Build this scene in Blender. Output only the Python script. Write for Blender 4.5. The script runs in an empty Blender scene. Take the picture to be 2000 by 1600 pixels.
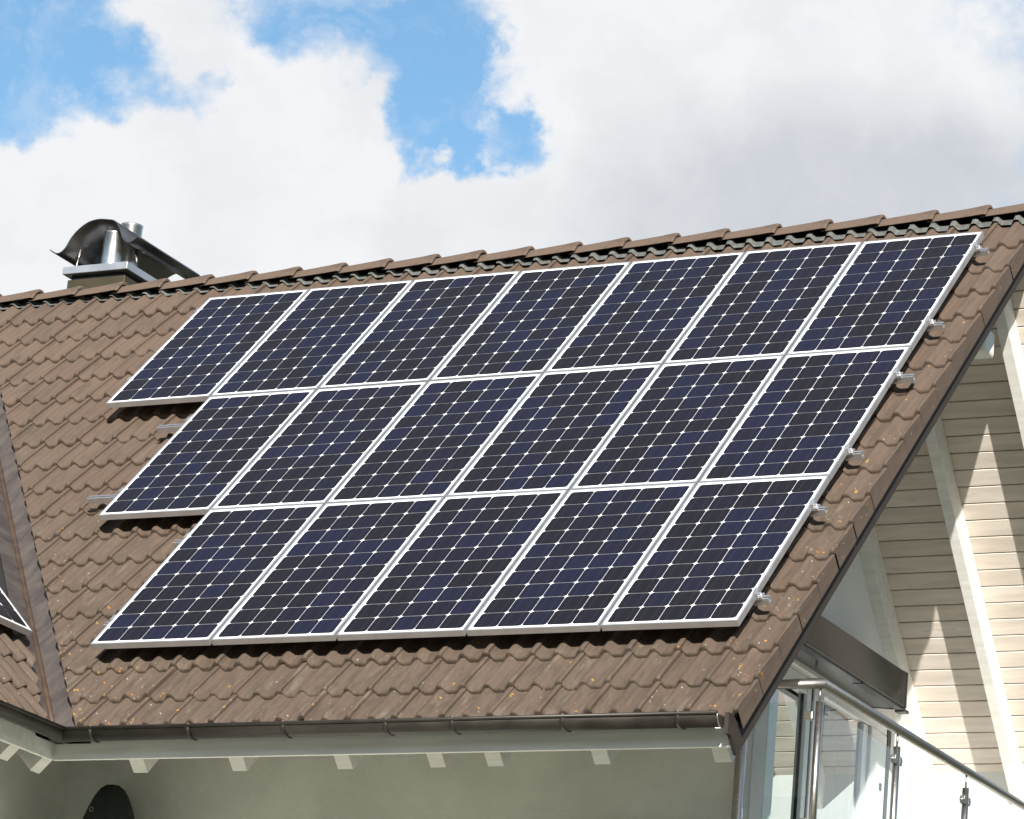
import bpy, bmesh, math, random
from mathutils import Vector, Matrix
rnd = random.Random(11)
scene = bpy.context.scene
COL = scene.collection

# ------------------------------------------------------------------ camera
cam_d = bpy.data.cameras.new("camera"); cam = bpy.data.objects.new("camera", cam_d); COL.objects.link(cam)
cam_d.sensor_width = 36.0; cam_d.lens = 7236.255 / 2000.0 * 36.0
cam_d.clip_start = 0.1; cam_d.clip_end = 5000.0
Rc = Matrix(((0.889686, 0.059526, 0.452676), (0.448408, -0.300585, -0.841771), (0.08596, 0.951896, -0.294118)))
m4 = Rc.to_4x4(); m4.translation = Vector((9.007235, -21.499387, 1.65)); cam.matrix_world = m4
scene.camera = cam

# ------------------------------------------------------------------ node helpers
def N(nt, typ, **kw):
    n = nt.nodes.new(typ)
    for k, v in kw.items(): setattr(n, k, v)
    return n
def put(nt, sock, v):
    if hasattr(v, 'is_output'): nt.links.new(v, sock)
    elif isinstance(v, (tuple, list)) and len(v) == 3 and sock.type == 'RGBA': sock.default_value = (*v, 1)
    else: sock.default_value = v
def math_(nt, op, a, b=0.0, c=0.0, clamp=False):
    n = N(nt, 'ShaderNodeMath', operation=op); n.use_clamp = clamp
    put(nt, n.inputs[0], a); put(nt, n.inputs[1], b); put(nt, n.inputs[2], c)
    return n.outputs[0]
def sstep(nt, v, lo, hi, a=0.0, b=1.0):
    n = N(nt, 'ShaderNodeMapRange', interpolation_type='SMOOTHSTEP')
    put(nt, n.inputs[0], v); put(nt, n.inputs[1], lo); put(nt, n.inputs[2], hi); put(nt, n.inputs[3], a); put(nt, n.inputs[4], b)
    return n.outputs[0]
def mixc(nt, f, a, b, blend='MIX'):
    n = N(nt, 'ShaderNodeMix', data_type='RGBA', blend_type=blend)
    put(nt, n.inputs[0], f); put(nt, n.inputs[6], a); put(nt, n.inputs[7], b)
    return n.outputs[2]
def noise(nt, vec, scale, detail=4.0, rough=0.55, out=0, dist=0.0):
    n = N(nt, 'ShaderNodeTexNoise'); put(nt, n.inputs['Vector'], vec)
    n.inputs['Scale'].default_value = scale; n.inputs['Detail'].default_value = detail; n.inputs['Roughness'].default_value = rough
    n.inputs['Distortion'].default_value = dist
    return n.outputs[out]
def vscale(nt, vec, s):
    n = N(nt, 'ShaderNodeVectorMath', operation='MULTIPLY'); put(nt, n.inputs[0], vec); n.inputs[1].default_value = s
    return n.outputs[0]

# ------------------------------------------------------------------ world: sky with clouds
SUN = Vector((0.424, -0.794, 0.436)).normalized()
world = bpy.data.worlds.new("World"); scene.world = world; world.use_nodes = True
wt = world.node_tree; wt.nodes.clear()
w_out = N(wt, 'ShaderNodeOutputWorld'); w_bg = N(wt, 'ShaderNodeBackground'); wt.links.new(w_bg.outputs[0], w_out.inputs[0])
SKY_STRENGTH = 0.069
w_bg.inputs[1].default_value = SKY_STRENGTH
sky = N(wt, 'ShaderNodeTexSky', sky_type='NISHITA'); sky.sun_disc = False
sky.sun_elevation = math.asin(SUN.z); sky.sun_rotation = math.atan2(SUN.x, SUN.y)
sky.air_density = 1.0; sky.dust_density = 0.35; sky.ozone_density = 2.0; sky.altitude = 400
tc = N(wt, 'ShaderNodeTexCoord'); sep = N(wt, 'ShaderNodeSeparateXYZ'); wt.links.new(tc.outputs['Generated'], sep.inputs[0])
az = math_(wt, 'MULTIPLY', math_(wt, 'ARCTAN2', sep.outputs[0], sep.outputs[1]), math.cos(.38))
el = math_(wt, 'ARCSINE', sep.outputs[2])
comb = N(wt, 'ShaderNodeCombineXYZ'); put(wt, comb.inputs[0], az); put(wt, comb.inputs[1], el)
dirv = comb.outputs[0]
# warp the positions so that the cloud outlines billow
wn = N(wt, 'ShaderNodeTexNoise'); put(wt, wn.inputs['Vector'], dirv); wn.inputs['Scale'].default_value = 42; wn.inputs['Detail'].default_value = 7; wn.inputs['Roughness'].default_value = .58
wsub = N(wt, 'ShaderNodeVectorMath', operation='SUBTRACT'); put(wt, wsub.inputs[0], wn.outputs['Color']); wsub.inputs[1].default_value = (.5, .5, .5)
wmul = N(wt, 'ShaderNodeVectorMath', operation='SCALE'); put(wt, wmul.inputs[0], wsub.outputs[0]); wmul.inputs['Scale'].default_value = .042
wadd = N(wt, 'ShaderNodeVectorMath', operation='ADD'); put(wt, wadd.inputs[0], dirv); put(wt, wadd.inputs[1], wmul.outputs[0])
wsep = N(wt, 'ShaderNodeSeparateXYZ'); put(wt, wsep.inputs[0], wadd.outputs[0])
def blob(a, e, ra, re, w, A=None, E=None):
    A = A or wsep.outputs[0]; E = E or wsep.outputs[1]
    dx = math_(wt, 'DIVIDE', math_(wt, 'SUBTRACT', A, a), ra); dy = math_(wt, 'DIVIDE', math_(wt, 'SUBTRACT', E, e), re)
    r = math_(wt, 'SQRT', math_(wt, 'ADD', math_(wt, 'MULTIPLY', dx, dx), math_(wt, 'MULTIPLY', dy, dy)))
    return math_(wt, 'MULTIPLY', sstep(wt, r, 1.25, .55), w)
CLOUDS = [(-0.4640,0.4080,0.0110,0.0150,.35),(-0.5736,0.3506,0.0263,0.0235,1.00),(-0.5547,0.3406,0.0456,0.0235,1.00),(-0.5199,0.3711,0.0318,0.0290,1.00),
(-0.5034,0.3453,0.0580,0.0263,1.00),(-0.4686,0.3530,0.0180,0.0152,1.00),(-0.5526,0.3919,0.0152,0.0152,0.55),(-0.5177,0.4017,0.0111,0.0055,0.30),
(-0.3970,0.3863,0.0732,0.0456,1.10),(-0.4536,0.4013,0.0180,0.0180,0.50),(-0.4282,0.3455,0.0415,0.0221,1.00),(-0.4789,0.3893,0.0083,0.0069,0.30),
(-0.4636,0.3742,0.0111,0.0124,0.25),(-0.605,0.322,0.04,0.030,1.0),(-0.565,0.384,0.020,0.022,.30)]
HOLES = [(-0.6010,0.3765,0.0340,0.0330,-1.05),(-0.5659,0.3764,0.0140,0.0140,-0.50),(-0.5467,0.3651,0.0100,0.0130,-0.60),
(-0.5086,0.3945,0.0318,0.0124,-0.70),(-0.4844,0.3750,0.0165,0.0190,-1.00),(-0.4640,0.3665,0.0105,0.0125,-0.85),(-0.4840,0.3984,0.0124,0.0111,-0.40)]
dens = None
for b in CLOUDS + HOLES:
    v = blob(*b); dens = v if dens is None else math_(wt, 'ADD', dens, v)
wide = noise(wt, tc.outputs['Generated'], 3.1, 6, .6)
dens = math_(wt, 'ADD', dens, sstep(wt, wide, .42, .62, -.1, .75))
fine = noise(wt, dirv, 95, 8, .62)
dens = math_(wt, 'ADD', dens, math_(wt, 'MULTIPLY', math_(wt, 'SUBTRACT', fine, .5), 1.25))
mask = sstep(wt, dens, -.22, 1.02)
gray = math_(wt, 'ADD', blob(-.3700, .352, .080, .038, .80, az, el), math_(wt, 'MULTIPLY', math_(wt, 'SUBTRACT', noise(wt, wadd.outputs[0], 30, 5, .5), .43), 1.0))
gray = math_(wt, 'MULTIPLY', gray, 1.0, clamp=True)
CW = 1.0 / 0.12
ccol = mixc(wt, gray, (.90*CW, .91*CW, .93*CW), (.60*CW, .63*CW, .68*CW))
skyc = mixc(wt, 1.0, sky.outputs[0], (1.26, 1.50, 1.45), 'MULTIPLY')
veil = math_(wt, 'MULTIPLY', sstep(wt, noise(wt, wadd.outputs[0], 60, 6, .6), .45, .75), .28)
skyc = mixc(wt, veil, skyc, (.80*CW, .86*CW, .92*CW))
skyfin = mixc(wt, mask, skyc, ccol)
# dark green band added all round, out of view, to cut low sky light
ring = math_(wt, 'ADD', .15, math_(wt, 'MULTIPLY', noise(wt, tc.outputs['Generated'], 9, 5, .6), .08))
hz = sstep(wt, math_(wt, 'SUBTRACT', el, ring), -.006, .006)
wt.links.new(mixc(wt, hz, (.055*CW, .065*CW, .040*CW), skyfin), w_bg.inputs[0])

# ------------------------------------------------------------------ sun, view
sd = bpy.data.lights.new("sun", 'SUN'); sd.energy = 5.0; sd.angle = math.radians(.53); sd.color = (1.0, .955, .88)
so = bpy.data.objects.new("sun", sd); COL.objects.link(so); so.rotation_euler = SUN.to_track_quat('Z', 'Y').to_euler(); so.location = SUN * 60
scene.view_settings.view_transform = 'Standard'; scene.view_settings.look = 'None'; scene.view_settings.exposure = 0.8; scene.view_settings.gamma = 1.0
scene.cycles.max_bounces = 10; scene.cycles.transparent_max_bounces = 12

# ------------------------------------------------------------------ roof frames (x along the eave, y up the slope, z out of the roof)
TH = math.radians(45.6998); S, Cc = math.sin(TH), math.cos(TH)
ZO = 10.16740585
MAIN = Matrix(((1, 0, 0, 0), (0, Cc, -S, 0), (0, S, Cc, ZO), (0, 0, 0, 1)))
def W(u, v, n): return MAIN @ Vector((u, -v, -n))
P0 = W(-3.38, 5.6, .2)
zw = Vector((S, 0, Cc)); yw = Vector((-Cc, 0, S))
Ow = P0 + zw * .2 + yw * 5.6; Ow.y = 0
WING = Matrix(((0, -Cc, S, Ow.x), (1, 0, 0, 0), (0, S, Cc, Ow.z), (0, 0, 0, 1)))
YF = P0.y                                   # valley foot in the wing's own x
APEX = W(0, -.46, .13); YR, ZR = APEX.y, APEX.z
TAN = math.tan(TH)
RT = W(0, -.62, .13); YT, ZT = RT.y, RT.z      # where the two tiled slopes meet
def front_z(y, n): return ZO + (S * y - n) / Cc          # height of a plane n below the panel plane, front slope
def back_z(y, d): return ZR - (y - YR) * TAN - d / Cc     # height of a plane d below the back tile plane

# ------------------------------------------------------------------ object helpers
def tag(o, label=None, cat=None, group=None, kind=None):
    if label: o['label'] = label
    if cat: o['category'] = cat
    if group: o['group'] = group
    if kind: o['kind'] = kind
    return o
def empty(name, loc=(0, 0, 0), mat=None):
    o = bpy.data.objects.new(name, None); COL.objects.link(o); o.empty_display_size = .3
    if mat is not None: o.matrix_world = mat
    else: o.location = loc
    return o
class MB:
    def __init__(s): s.v = []; s.f = []; s.sm = []; s.mi = []
    def add(s, vs, fs, smooth=False, mi=0):
        b = len(s.v); s.v += [tuple(p) for p in vs]
        for f in fs: s.f.append(tuple(i + b for i in f)); s.sm.append(smooth); s.mi.append(mi)
        return s
    def box(s, x0, x1, y0, y1, z0, z1, M=None, mi=0):
        p = [Vector((x, y, z)) for z in (z0, z1) for y in (y0, y1) for x in (x0, x1)]
        if M: p = [M @ q for q in p]
        return s.add(p, [(0, 2, 3, 1), (4, 5, 7, 6), (0, 1, 5, 4), (2, 6, 7, 3), (0, 4, 6, 2), (1, 3, 7, 5)], mi=mi)
    def prism(s, pts, a, b):        # pts: closed loop of 3D points, extruded from offset a to offset b
        n = len(pts); A = [Vector(p) + Vector(a) for p in pts]; B = [Vector(p) + Vector(b) for p in pts]
        return s.add(A + B, [tuple(range(n))[::-1], tuple(range(n, 2 * n))] + [(i, (i + 1) % n, n + (i + 1) % n, n + i) for i in range(n)])
    def tube(s, path, r, seg=14, cap=True, rr=None):
        path = [Vector(p) for p in path]; n = len(path); rings = []
        for i, p in enumerate(path):
            t = (path[min(i + 1, n - 1)] - path[max(i - 1, 0)]).normalized()
            a = Vector((0, 0, 1)) if abs(t.z) < .9 else Vector((1, 0, 0))
            u = t.cross(a).normalized(); w = u.cross(t)
            k = rr[i] if rr else r
            if 0 < i < n - 1:
                d1 = (path[i] - path[i-1]).normalized(); k_ = 1 / max(.5, math.cos(d1.angle(t)))
            else: k_ = 1
            rings.append([p + (u * math.cos(q) + w * math.sin(q)) * k * (1 if k_ == 1 else 1 + (k_ - 1) * .5) for q in [2 * math.pi * j / seg for j in range(seg)]])
        b = len(s.v)
        vs = [q for r_ in rings for q in r_]; fs = []
        for i in range(n - 1):
            for j in range(seg):
                fs.append((i * seg + j, i * seg + (j + 1) % seg, (i + 1) * seg + (j + 1) % seg, (i + 1) * seg + j))
        s.add(vs, fs, True)
        if cap:
            s.f.append(tuple(b + j for j in range(seg))[::-1]); s.sm.append(False); s.mi.append(0)
            s.f.append(tuple(b + (n - 1) * seg + j for j in range(seg))); s.sm.append(False); s.mi.append(0)
        return s
    def sheet(s, prof, ext, th, smooth=True):       # prof: open 3D polyline, ext: vector it is swept along, th: thickness vector function or normal offset
        n = len(prof); prof = [Vector(p) for p in prof]; ext = Vector(ext); e = ext.normalized()
        nor = []
        for i in range(n):
            t = (prof[min(i + 1, n - 1)] - prof[max(i - 1, 0)]).normalized(); nor.append(t.cross(e).normalized() * th)
        A = prof; B = [p + ext for p in prof]; C_ = [p + q for p, q in zip(prof, nor)]; D = [p + ext for p in C_]
        vs = A + B + C_ + D; fs = []
        for i in range(n - 1):
            fs += [(i, i + 1, n + i + 1, n + i), (2 * n + i, 3 * n + i, 3 * n + i + 1, 2 * n + i + 1)]
        b = len(s.v); s.add(vs, fs, smooth)
        ed = [(0, n, 3 * n, 2 * n), (n - 1, 3 * n - 1, 4 * n - 1, 2 * n - 1)]
        for i in range(n - 1): ed += [(i, 2 * n + i, 2 * n + i + 1, i + 1), (n + i, n + i + 1, 3 * n + i + 1, 3 * n + i)]
        for f in ed: s.f.append(tuple(b + k for k in f)); s.sm.append(False); s.mi.append(0)
        return s
    def build(s, name, mat, parent=None, M=None, bevel=0.0, rec=True):
        me = bpy.data.meshes.new(name); me.from_pydata(s.v, [], s.f); me.update()
        for p, a, m in zip(me.polygons, s.sm, s.mi): p.use_smooth = a; p.material_index = m
        if rec:
            bm = bmesh.new(); bm.from_mesh(me); bmesh.ops.recalc_face_normals(bm, faces=bm.faces); bm.to_mesh(me); bm.free()
        for x in (mat if isinstance(mat, (list, tuple)) else [mat]): me.materials.append(x)
        o = bpy.data.objects.new(name, me); COL.objects.link(o)
        if M is not None: o.matrix_world = M
        if parent: o.parent = parent
        if bevel:
            b = o.modifiers.new("bevel", 'BEVEL'); b.width = bevel; b.segments = 2; b.limit_method = 'ANGLE'
        return o

# ------------------------------------------------------------------ materials
def mat(name):
    m = bpy.data.materials.new(name); m.use_nodes = True; nt = m.node_tree
    return m, nt, nt.nodes['Principled BSDF']
def simple(name, col, rough=.5, metal=0.0, var=.12, vs=3.0, bump=0.0, bs=60.0, spec=.5, stretch=None, dark=None):
    m, nt, b = mat(name)
    tcn = N(nt, 'ShaderNodeTexCoord'); vec = tcn.outputs['Object']
    if stretch: vec = vscale(nt, vec, stretch)
    nz = noise(nt, vec, vs, 6, .6)
    f = sstep(nt, nz, .3, .7)
    c2 = dark or tuple(c * (1 - var) for c in col)
    nt.links.new(mixc(nt, f, c2, tuple(min(1, c * (1 + var * .5)) for c in col)), b.inputs['Base Color'])
    put(nt, b.inputs['Roughness'], sstep(nt, nz, .2, .8, max(.02, rough * .85), min(1, rough * 1.15)))
    b.inputs['Metallic'].default_value = metal; b.inputs['Specular IOR Level'].default_value = spec
    if bump:
        bn = N(nt, 'ShaderNodeBump'); bn.inputs['Strength'].default_value = bump; bn.inputs['Distance'].default_value = .01
        put(nt, bn.inputs['Height'], noise(nt, tcn.outputs['Object'], bs, 5, .65)); nt.links.new(bn.outputs[0], b.inputs['Normal'])
    return m
M = {}
def tile_material():
    m, nt, b = mat("concrete_roof_tile")
    tcn = N(nt, 'ShaderNodeTexCoord'); o = tcn.outputs['Object']
    at = N(nt, 'ShaderNodeAttribute', attribute_name='tile_rand'); al = N(nt, 'ShaderNodeAttribute', attribute_name='lichen'); aa = N(nt, 'ShaderNodeAttribute', attribute_name='age')
    big = noise(nt, o, 1.3, 4, .6); med = noise(nt, vscale(nt, o, (14, 3.2, 14)), 1.0, 6, .65); gr = noise(nt, o, 240, 3, .7)
    c = mixc(nt, math_(nt, 'MULTIPLY', aa.outputs['Fac'], 1.0, clamp=True), (.128, .087, .0635), (.093, .0665, .0495))
    c = mixc(nt, math_(nt, 'MULTIPLY', sstep(nt, at.outputs['Fac'], .1, .95), .85), c, (.108, .074, .0545))
    c = mixc(nt, sstep(nt, big, .35, .7, 0, .35), c, (.108, .084, .065))
    c = mixc(nt, sstep(nt, med, .48, .66, 0, .7), c, (.080, .060, .045))
    # pale weathering runs down the rolls
    c = mixc(nt, math_(nt, 'MULTIPLY', sstep(nt, noise(nt, vscale(nt, o, (9, 1.6, 9)), 1.7, 5, .7), .54, .68, 0, .75), aa.outputs['Fac']), c, (.165, .132, .102))
    c = mixc(nt, sstep(nt, gr, .5, .85, 0, .22), c, (.058, .046, .036))
    # lichen: orange and pale spots
    vo = N(nt, 'ShaderNodeTexVoronoi'); put(nt, vo.inputs['Vector'], o); vo.inputs['Scale'].default_value = 33; vo.inputs['Randomness'].default_value = 1
    vsep = N(nt, 'ShaderNodeSeparateColor'); put(nt, vsep.inputs[0], vo.outputs['Color'])
    clump = noise(nt, o, 8.5, 3, .6)
    lim = math_(nt, 'SUBTRACT', 1.02, math_(nt, 'MULTIPLY', math_(nt, 'MULTIPLY', al.outputs['Fac'], sstep(nt, clump, .50, .70)), .85))
    spot = math_(nt, 'MULTIPLY', math_(nt, 'GREATER_THAN', vsep.outputs[0], lim), sstep(nt, math_(nt, 'ADD', vo.outputs['Distance'], math_(nt, 'MULTIPLY', noise(nt, o, 160, 2, .6), .35)), .56, .40))
    c = mixc(nt, spot, c, mixc(nt, vsep.outputs[1], (.36, .150, .022), (.30, .20, .06)))
    v2 = N(nt, 'ShaderNodeTexVoronoi'); put(nt, v2.inputs['Vector'], o); v2.inputs['Scale'].default_value = 62
    s2 = N(nt, 'ShaderNodeSeparateColor'); put(nt, s2.inputs[0], v2.outputs['Color'])
    l2 = math_(nt, 'SUBTRACT', 1.0, math_(nt, 'MULTIPLY', al.outputs['Fac'], .032))
    sp2 = math_(nt, 'MULTIPLY', math_(nt, 'GREATER_THAN', s2.outputs[0], l2), sstep(nt, v2.outputs['Distance'], .42, .25))
    c = mixc(nt, sp2, c, (.34, .31, .26))
    # dark olive mottling along the noses
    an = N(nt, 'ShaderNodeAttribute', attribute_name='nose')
    nose_mottle = math_(nt, 'MULTIPLY', an.outputs['Fac'], sstep(nt, noise(nt, o, 22, 5, .7), .47, .62))
    c = mixc(nt, math_(nt, 'MULTIPLY', nose_mottle, math_(nt, 'ADD', math_(nt, 'MULTIPLY', aa.outputs['Fac'], .55), .2)), c, (.042, .037, .021))
    gm = math_(nt, 'MULTIPLY', sstep(nt, noise(nt, vscale(nt, o, (26, 5, 26)), 1.0, 5, .7), .5, .62), math_(nt, 'MULTIPLY', aa.outputs['Fac'], .6))
    c = mixc(nt, gm, c, (.058, .046, .034))
    nt.links.new(c, b.inputs['Base Color']); b.inputs['Roughness'].default_value = .82; b.inputs['Specular IOR Level'].default_value = .25
    bn = N(nt, 'ShaderNodeBump'); bn.inputs['Strength'].default_value = .55; bn.inputs['Distance'].default_value = .008
    put(nt, bn.inputs['Height'], math_(nt, 'ADD', noise(nt, o, 120, 5, .7), math_(nt, 'MULTIPLY', med, .8))); nt.links.new(bn.outputs[0], b.inputs['Normal'])
    return m
M['tile'] = tile_material()
def cell_material():
    m, nt, b = mat("solar_cell")
    tcn = N(nt, 'ShaderNodeTexCoord'); sp = N(nt, 'ShaderNodeSeparateXYZ'); put(nt, sp.inputs[0], tcn.outputs['Object'])
    oi = N(nt, 'ShaderNodeObjectInfo')
    fx = math_(nt, 'DIVIDE', math_(nt, 'ADD', sp.outputs[0], .395), .158); fy = math_(nt, 'DIVIDE', math_(nt, 'SUBTRACT', sp.outputs[1], .031), .158)
    cb = N(nt, 'ShaderNodeCombineXYZ'); put(nt, cb.inputs[0], math_(nt, 'FLOOR', fx)); put(nt, cb.inputs[1], math_(nt, 'FLOOR', fy)); put(nt, cb.inputs[2], math_(nt, 'MULTIPLY', oi.outputs['Random'], 91.7))
    wn = N(nt, 'ShaderNodeTexWhiteNoise'); put(nt, wn.inputs['Vector'], cb.outputs[0])
    grp = noise(nt, vscale(nt, cb.outputs[0], (.45, .28, 1.0)), 1.0, 2, .5)
    t = math_(nt, 'ADD', math_(nt, 'MULTIPLY', wn.outputs['Value'], .55), math_(nt, 'MULTIPLY', sstep(nt, grp, .38, .62), .45))
    c = mixc(nt, sstep(nt, t, .30, .85), (.0066, .0048, .0062), (.0066, .0062, .0185))
    st = noise(nt, vscale(nt, tcn.outputs['Object'], (150, 3, 1)), 1.0, 3, .6)
    c = mixc(nt, sstep(nt, st, .55, .8, 0, .35), c, (.013, .0125, .020))
    lx = math_(nt, 'FRACT', fx)
    for q in (.27, .73):
        d = math_(nt, 'ABSOLUTE', math_(nt, 'SUBTRACT', lx, q))
        c = mixc(nt, sstep(nt, d, .014, .006, 0, .8), c, (.030, .030, .045))
    nt.links.new(c, b.inputs['Base Color']); b.inputs['Roughness'].default_value = .45; b.inputs['Specular IOR Level'].default_value = .2
    b.inputs['Coat Weight'].default_value = .2; b.inputs['Coat Roughness'].default_value = .06; b.inputs['Coat IOR'].default_value = 1.4
    return m
M['cell'] = cell_material()
M['back'] = simple("white_backsheet", (.80, .80, .80), .35, var=.03)
M['alu'] = simple("anodised_aluminium", (.62, .63, .65), .42, .75, var=.08, vs=14)
M['alu_white'] = simple("panel_frame_aluminium", (.66, .675, .68), .40, .82, var=.06, vs=10, spec=.5)
M['rail'] = simple("rail_aluminium", (.62, .62, .63), .36, .85, var=.08, vs=20)
M['gutter'] = simple("weathered_brown_metal", (.040, .034, .027), .45, .3, var=.35, vs=5, stretch=(1, 1, 3))
M['valley'] = simple("valley_sheet_metal", (.088, .073, .062), .6, .2, var=.32, vs=4.2, stretch=(3.0, .8, .8), dark=(.055, .043, .042))
M['rib'] = simple("brown_valley_rib", (.075, .046, .028), .55, .2, var=.3, vs=8)
M['dark_paint'] = simple("dark_brown_paint", (.042, .033, .027), .7, spec=.2, var=.15, vs=5)
M['wood'] = simple("white_painted_timber", (.80, .785, .735), .6, var=.10, vs=2.2, stretch=(1.0, 9, 9), bump=.05, bs=40)
M['board'] = simple("white_stained_boards", (.72, .645, .57), .65, var=.16, vs=2.0, stretch=(.8, 7, 7), bump=.06, bs=40)
def board_tones(m):
    nt = m.node_tree; b = nt.nodes['Principled BSDF']; l = b.inputs['Base Color'].links[0]; src = l.from_socket
    tcn = N(nt, 'ShaderNodeTexCoord'); dt = N(nt, 'ShaderNodeVectorMath', operation='DOT_PRODUCT'); put(nt, dt.inputs[0], tcn.outputs['Object']); dt.inputs[1].default_value = (0, Cc, -S)
    off = YR * Cc - ZR * S + .30
    k = math_(nt, 'FLOOR', math_(nt, 'DIVIDE', math_(nt, 'SUBTRACT', dt.outputs['Value'], off), .131))
    wn = N(nt, 'ShaderNodeTexWhiteNoise', noise_dimensions='1D'); put(nt, wn.inputs['W'], k)
    kn = noise(nt, vscale(nt, tcn.outputs['Object'], (2.2, 9, 9)), 1.4, 3, .5)
    c = mixc(nt, math_(nt, 'MULTIPLY', wn.outputs['Value'], .30), src, (.52, .43, .34))
    c = mixc(nt, sstep(nt, kn, .66, .74, 0, .35), c, (.42, .33, .25))
    nt.links.new(c, b.inputs['Base Color'])
board_tones(M['board'])
M['plaster'] = simple("rough_white_plaster", (.70, .72, .655), .95, var=.12, vs=1.6, bump=.7, bs=150, spec=.1)
M['plaster_s'] = simple("smooth_white_plaster", (.74, .75, .74), .9, var=.05, vs=1.4, bump=.12, bs=60, spec=.1)
M['pvc'] = simple("white_window_frame", (.78, .80, .82), .3, var=.03)
M['seal'] = simple("black_seal", (.02, .02, .022), .5)
M['steel'] = simple("brushed_stainless_steel", (.42, .395, .36), .36, 1.0, var=.06, vs=30)
M['flue'] = simple("flue_steel", (.72, .70, .68), .30, 1.0, var=.08, vs=9)
M['cowl'] = simple("chimney_cowl_metal", (.20, .19, .185), .30, 1.0, var=.12, vs=7)
M['bronze'] = simple("chimney_cladding_metal", (.075, .062, .036), .45, .5, var=.2, vs=3)
M['capmetal'] = simple("chimney_cap_metal", (.40, .42, .45), .42, .6, var=.1, vs=6)
M['lead'] = simple("pleated_ridge_strip", (.125, .13, .122), .6, .15, var=.25, vs=30)
M['ridge_dark'] = simple("black_gap_shade", (.003, .003, .003), .95, spec=.05)  # near-black colour stands in for shade in the ridge and eave gaps
M['under'] = simple("roof_underlay", (.018, .016, .015), .9)
M['awning'] = simple("dark_grey_awning_metal", (.028, .028, .028), .2, .25, spec=.35, var=.05, vs=4)
M['black'] = simple("black_plastic", (.012, .012, .013), .4)
M['curtain'] = simple("white_curtain", (.72, .72, .69), .9, var=.06, vs=12)
M['floor'] = simple("pale_balcony_tiles", (.50, .47, .42), .7, var=.12)
M['cover'] = simple("dark_green_fabric_cover", (.022, .030, .027), .7, var=.3, vs=9, stretch=(9, 9, 1), bump=.2, bs=25)
M['leaf'] = simple("leaf_green", (.11, .17, .035), .5, var=.3, vs=20)
M['stem'] = simple("plant_stem", (.12, .10, .05), .8)
M['room'] = simple("room_wall", (.22, .19, .16), .9)
M['ground'] = simple("ground_grass", (.080, .085, .052), .95, var=.35, vs=.6)
M['pot'] = simple("clay_pot", (.30, .13, .07), .8)
def glass(name, tint, refl, rough=0.0):
    m = bpy.data.materials.new(name); m.use_nodes = True; nt = m.node_tree; nt.nodes.clear()
    out = N(nt, 'ShaderNodeOutputMaterial'); mx = N(nt, 'ShaderNodeMixShader'); tr = N(nt, 'ShaderNodeBsdfTransparent'); gl = N(nt, 'ShaderNodeBsdfGlossy')
    fr = N(nt, 'ShaderNodeFresnel'); fr.inputs[0].default_value = 1.5
    tr.inputs[0].default_value = (*tint, 1); gl.inputs[0].default_value = (.95, .97, 1, 1); gl.inputs['Roughness'].default_value = rough
    tcn = N(nt, 'ShaderNodeTexCoord'); nz = noise(nt, tcn.outputs['Object'], 2.5, 3, .5)
    f = math_(nt, 'ADD', math_(nt, 'MULTIPLY', fr.outputs[0], 1.0), math_(nt, 'ADD', refl, math_(nt, 'MULTIPLY', nz, .02)), clamp=True)
    geo = N(nt, 'ShaderNodeNewGeometry'); f = math_(nt, 'MULTIPLY', f, math_(nt, 'SUBTRACT', 1.0, geo.outputs['Backfacing']))
    put(nt, mx.inputs[0], f); nt.links.new(tr.outputs[0], mx.inputs[1]); nt.links.new(gl.outputs[0], mx.inputs[2]); nt.links.new(mx.outputs[0], out.inputs[0])
    return m
M['glass'] = glass("balustrade_glass", (.90, .945, .93), .03)
M['pane'] = glass("door_glass", (.55, .57, .56), .38)

# ================================================================== the setting
g = MB().add([(-400, -400, 0), (400, -400, 0), (400, 400, 0), (-400, 400, 0)], [(0, 1, 2, 3)]).build("ground", M['ground'])
tag(g, kind='structure')

# ================================================================== the house
house = empty("house", (0, 0, 0))
tag(house, "white plastered house with brown tiled gable roof, side wing and balcony under the gable", "house")

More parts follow.
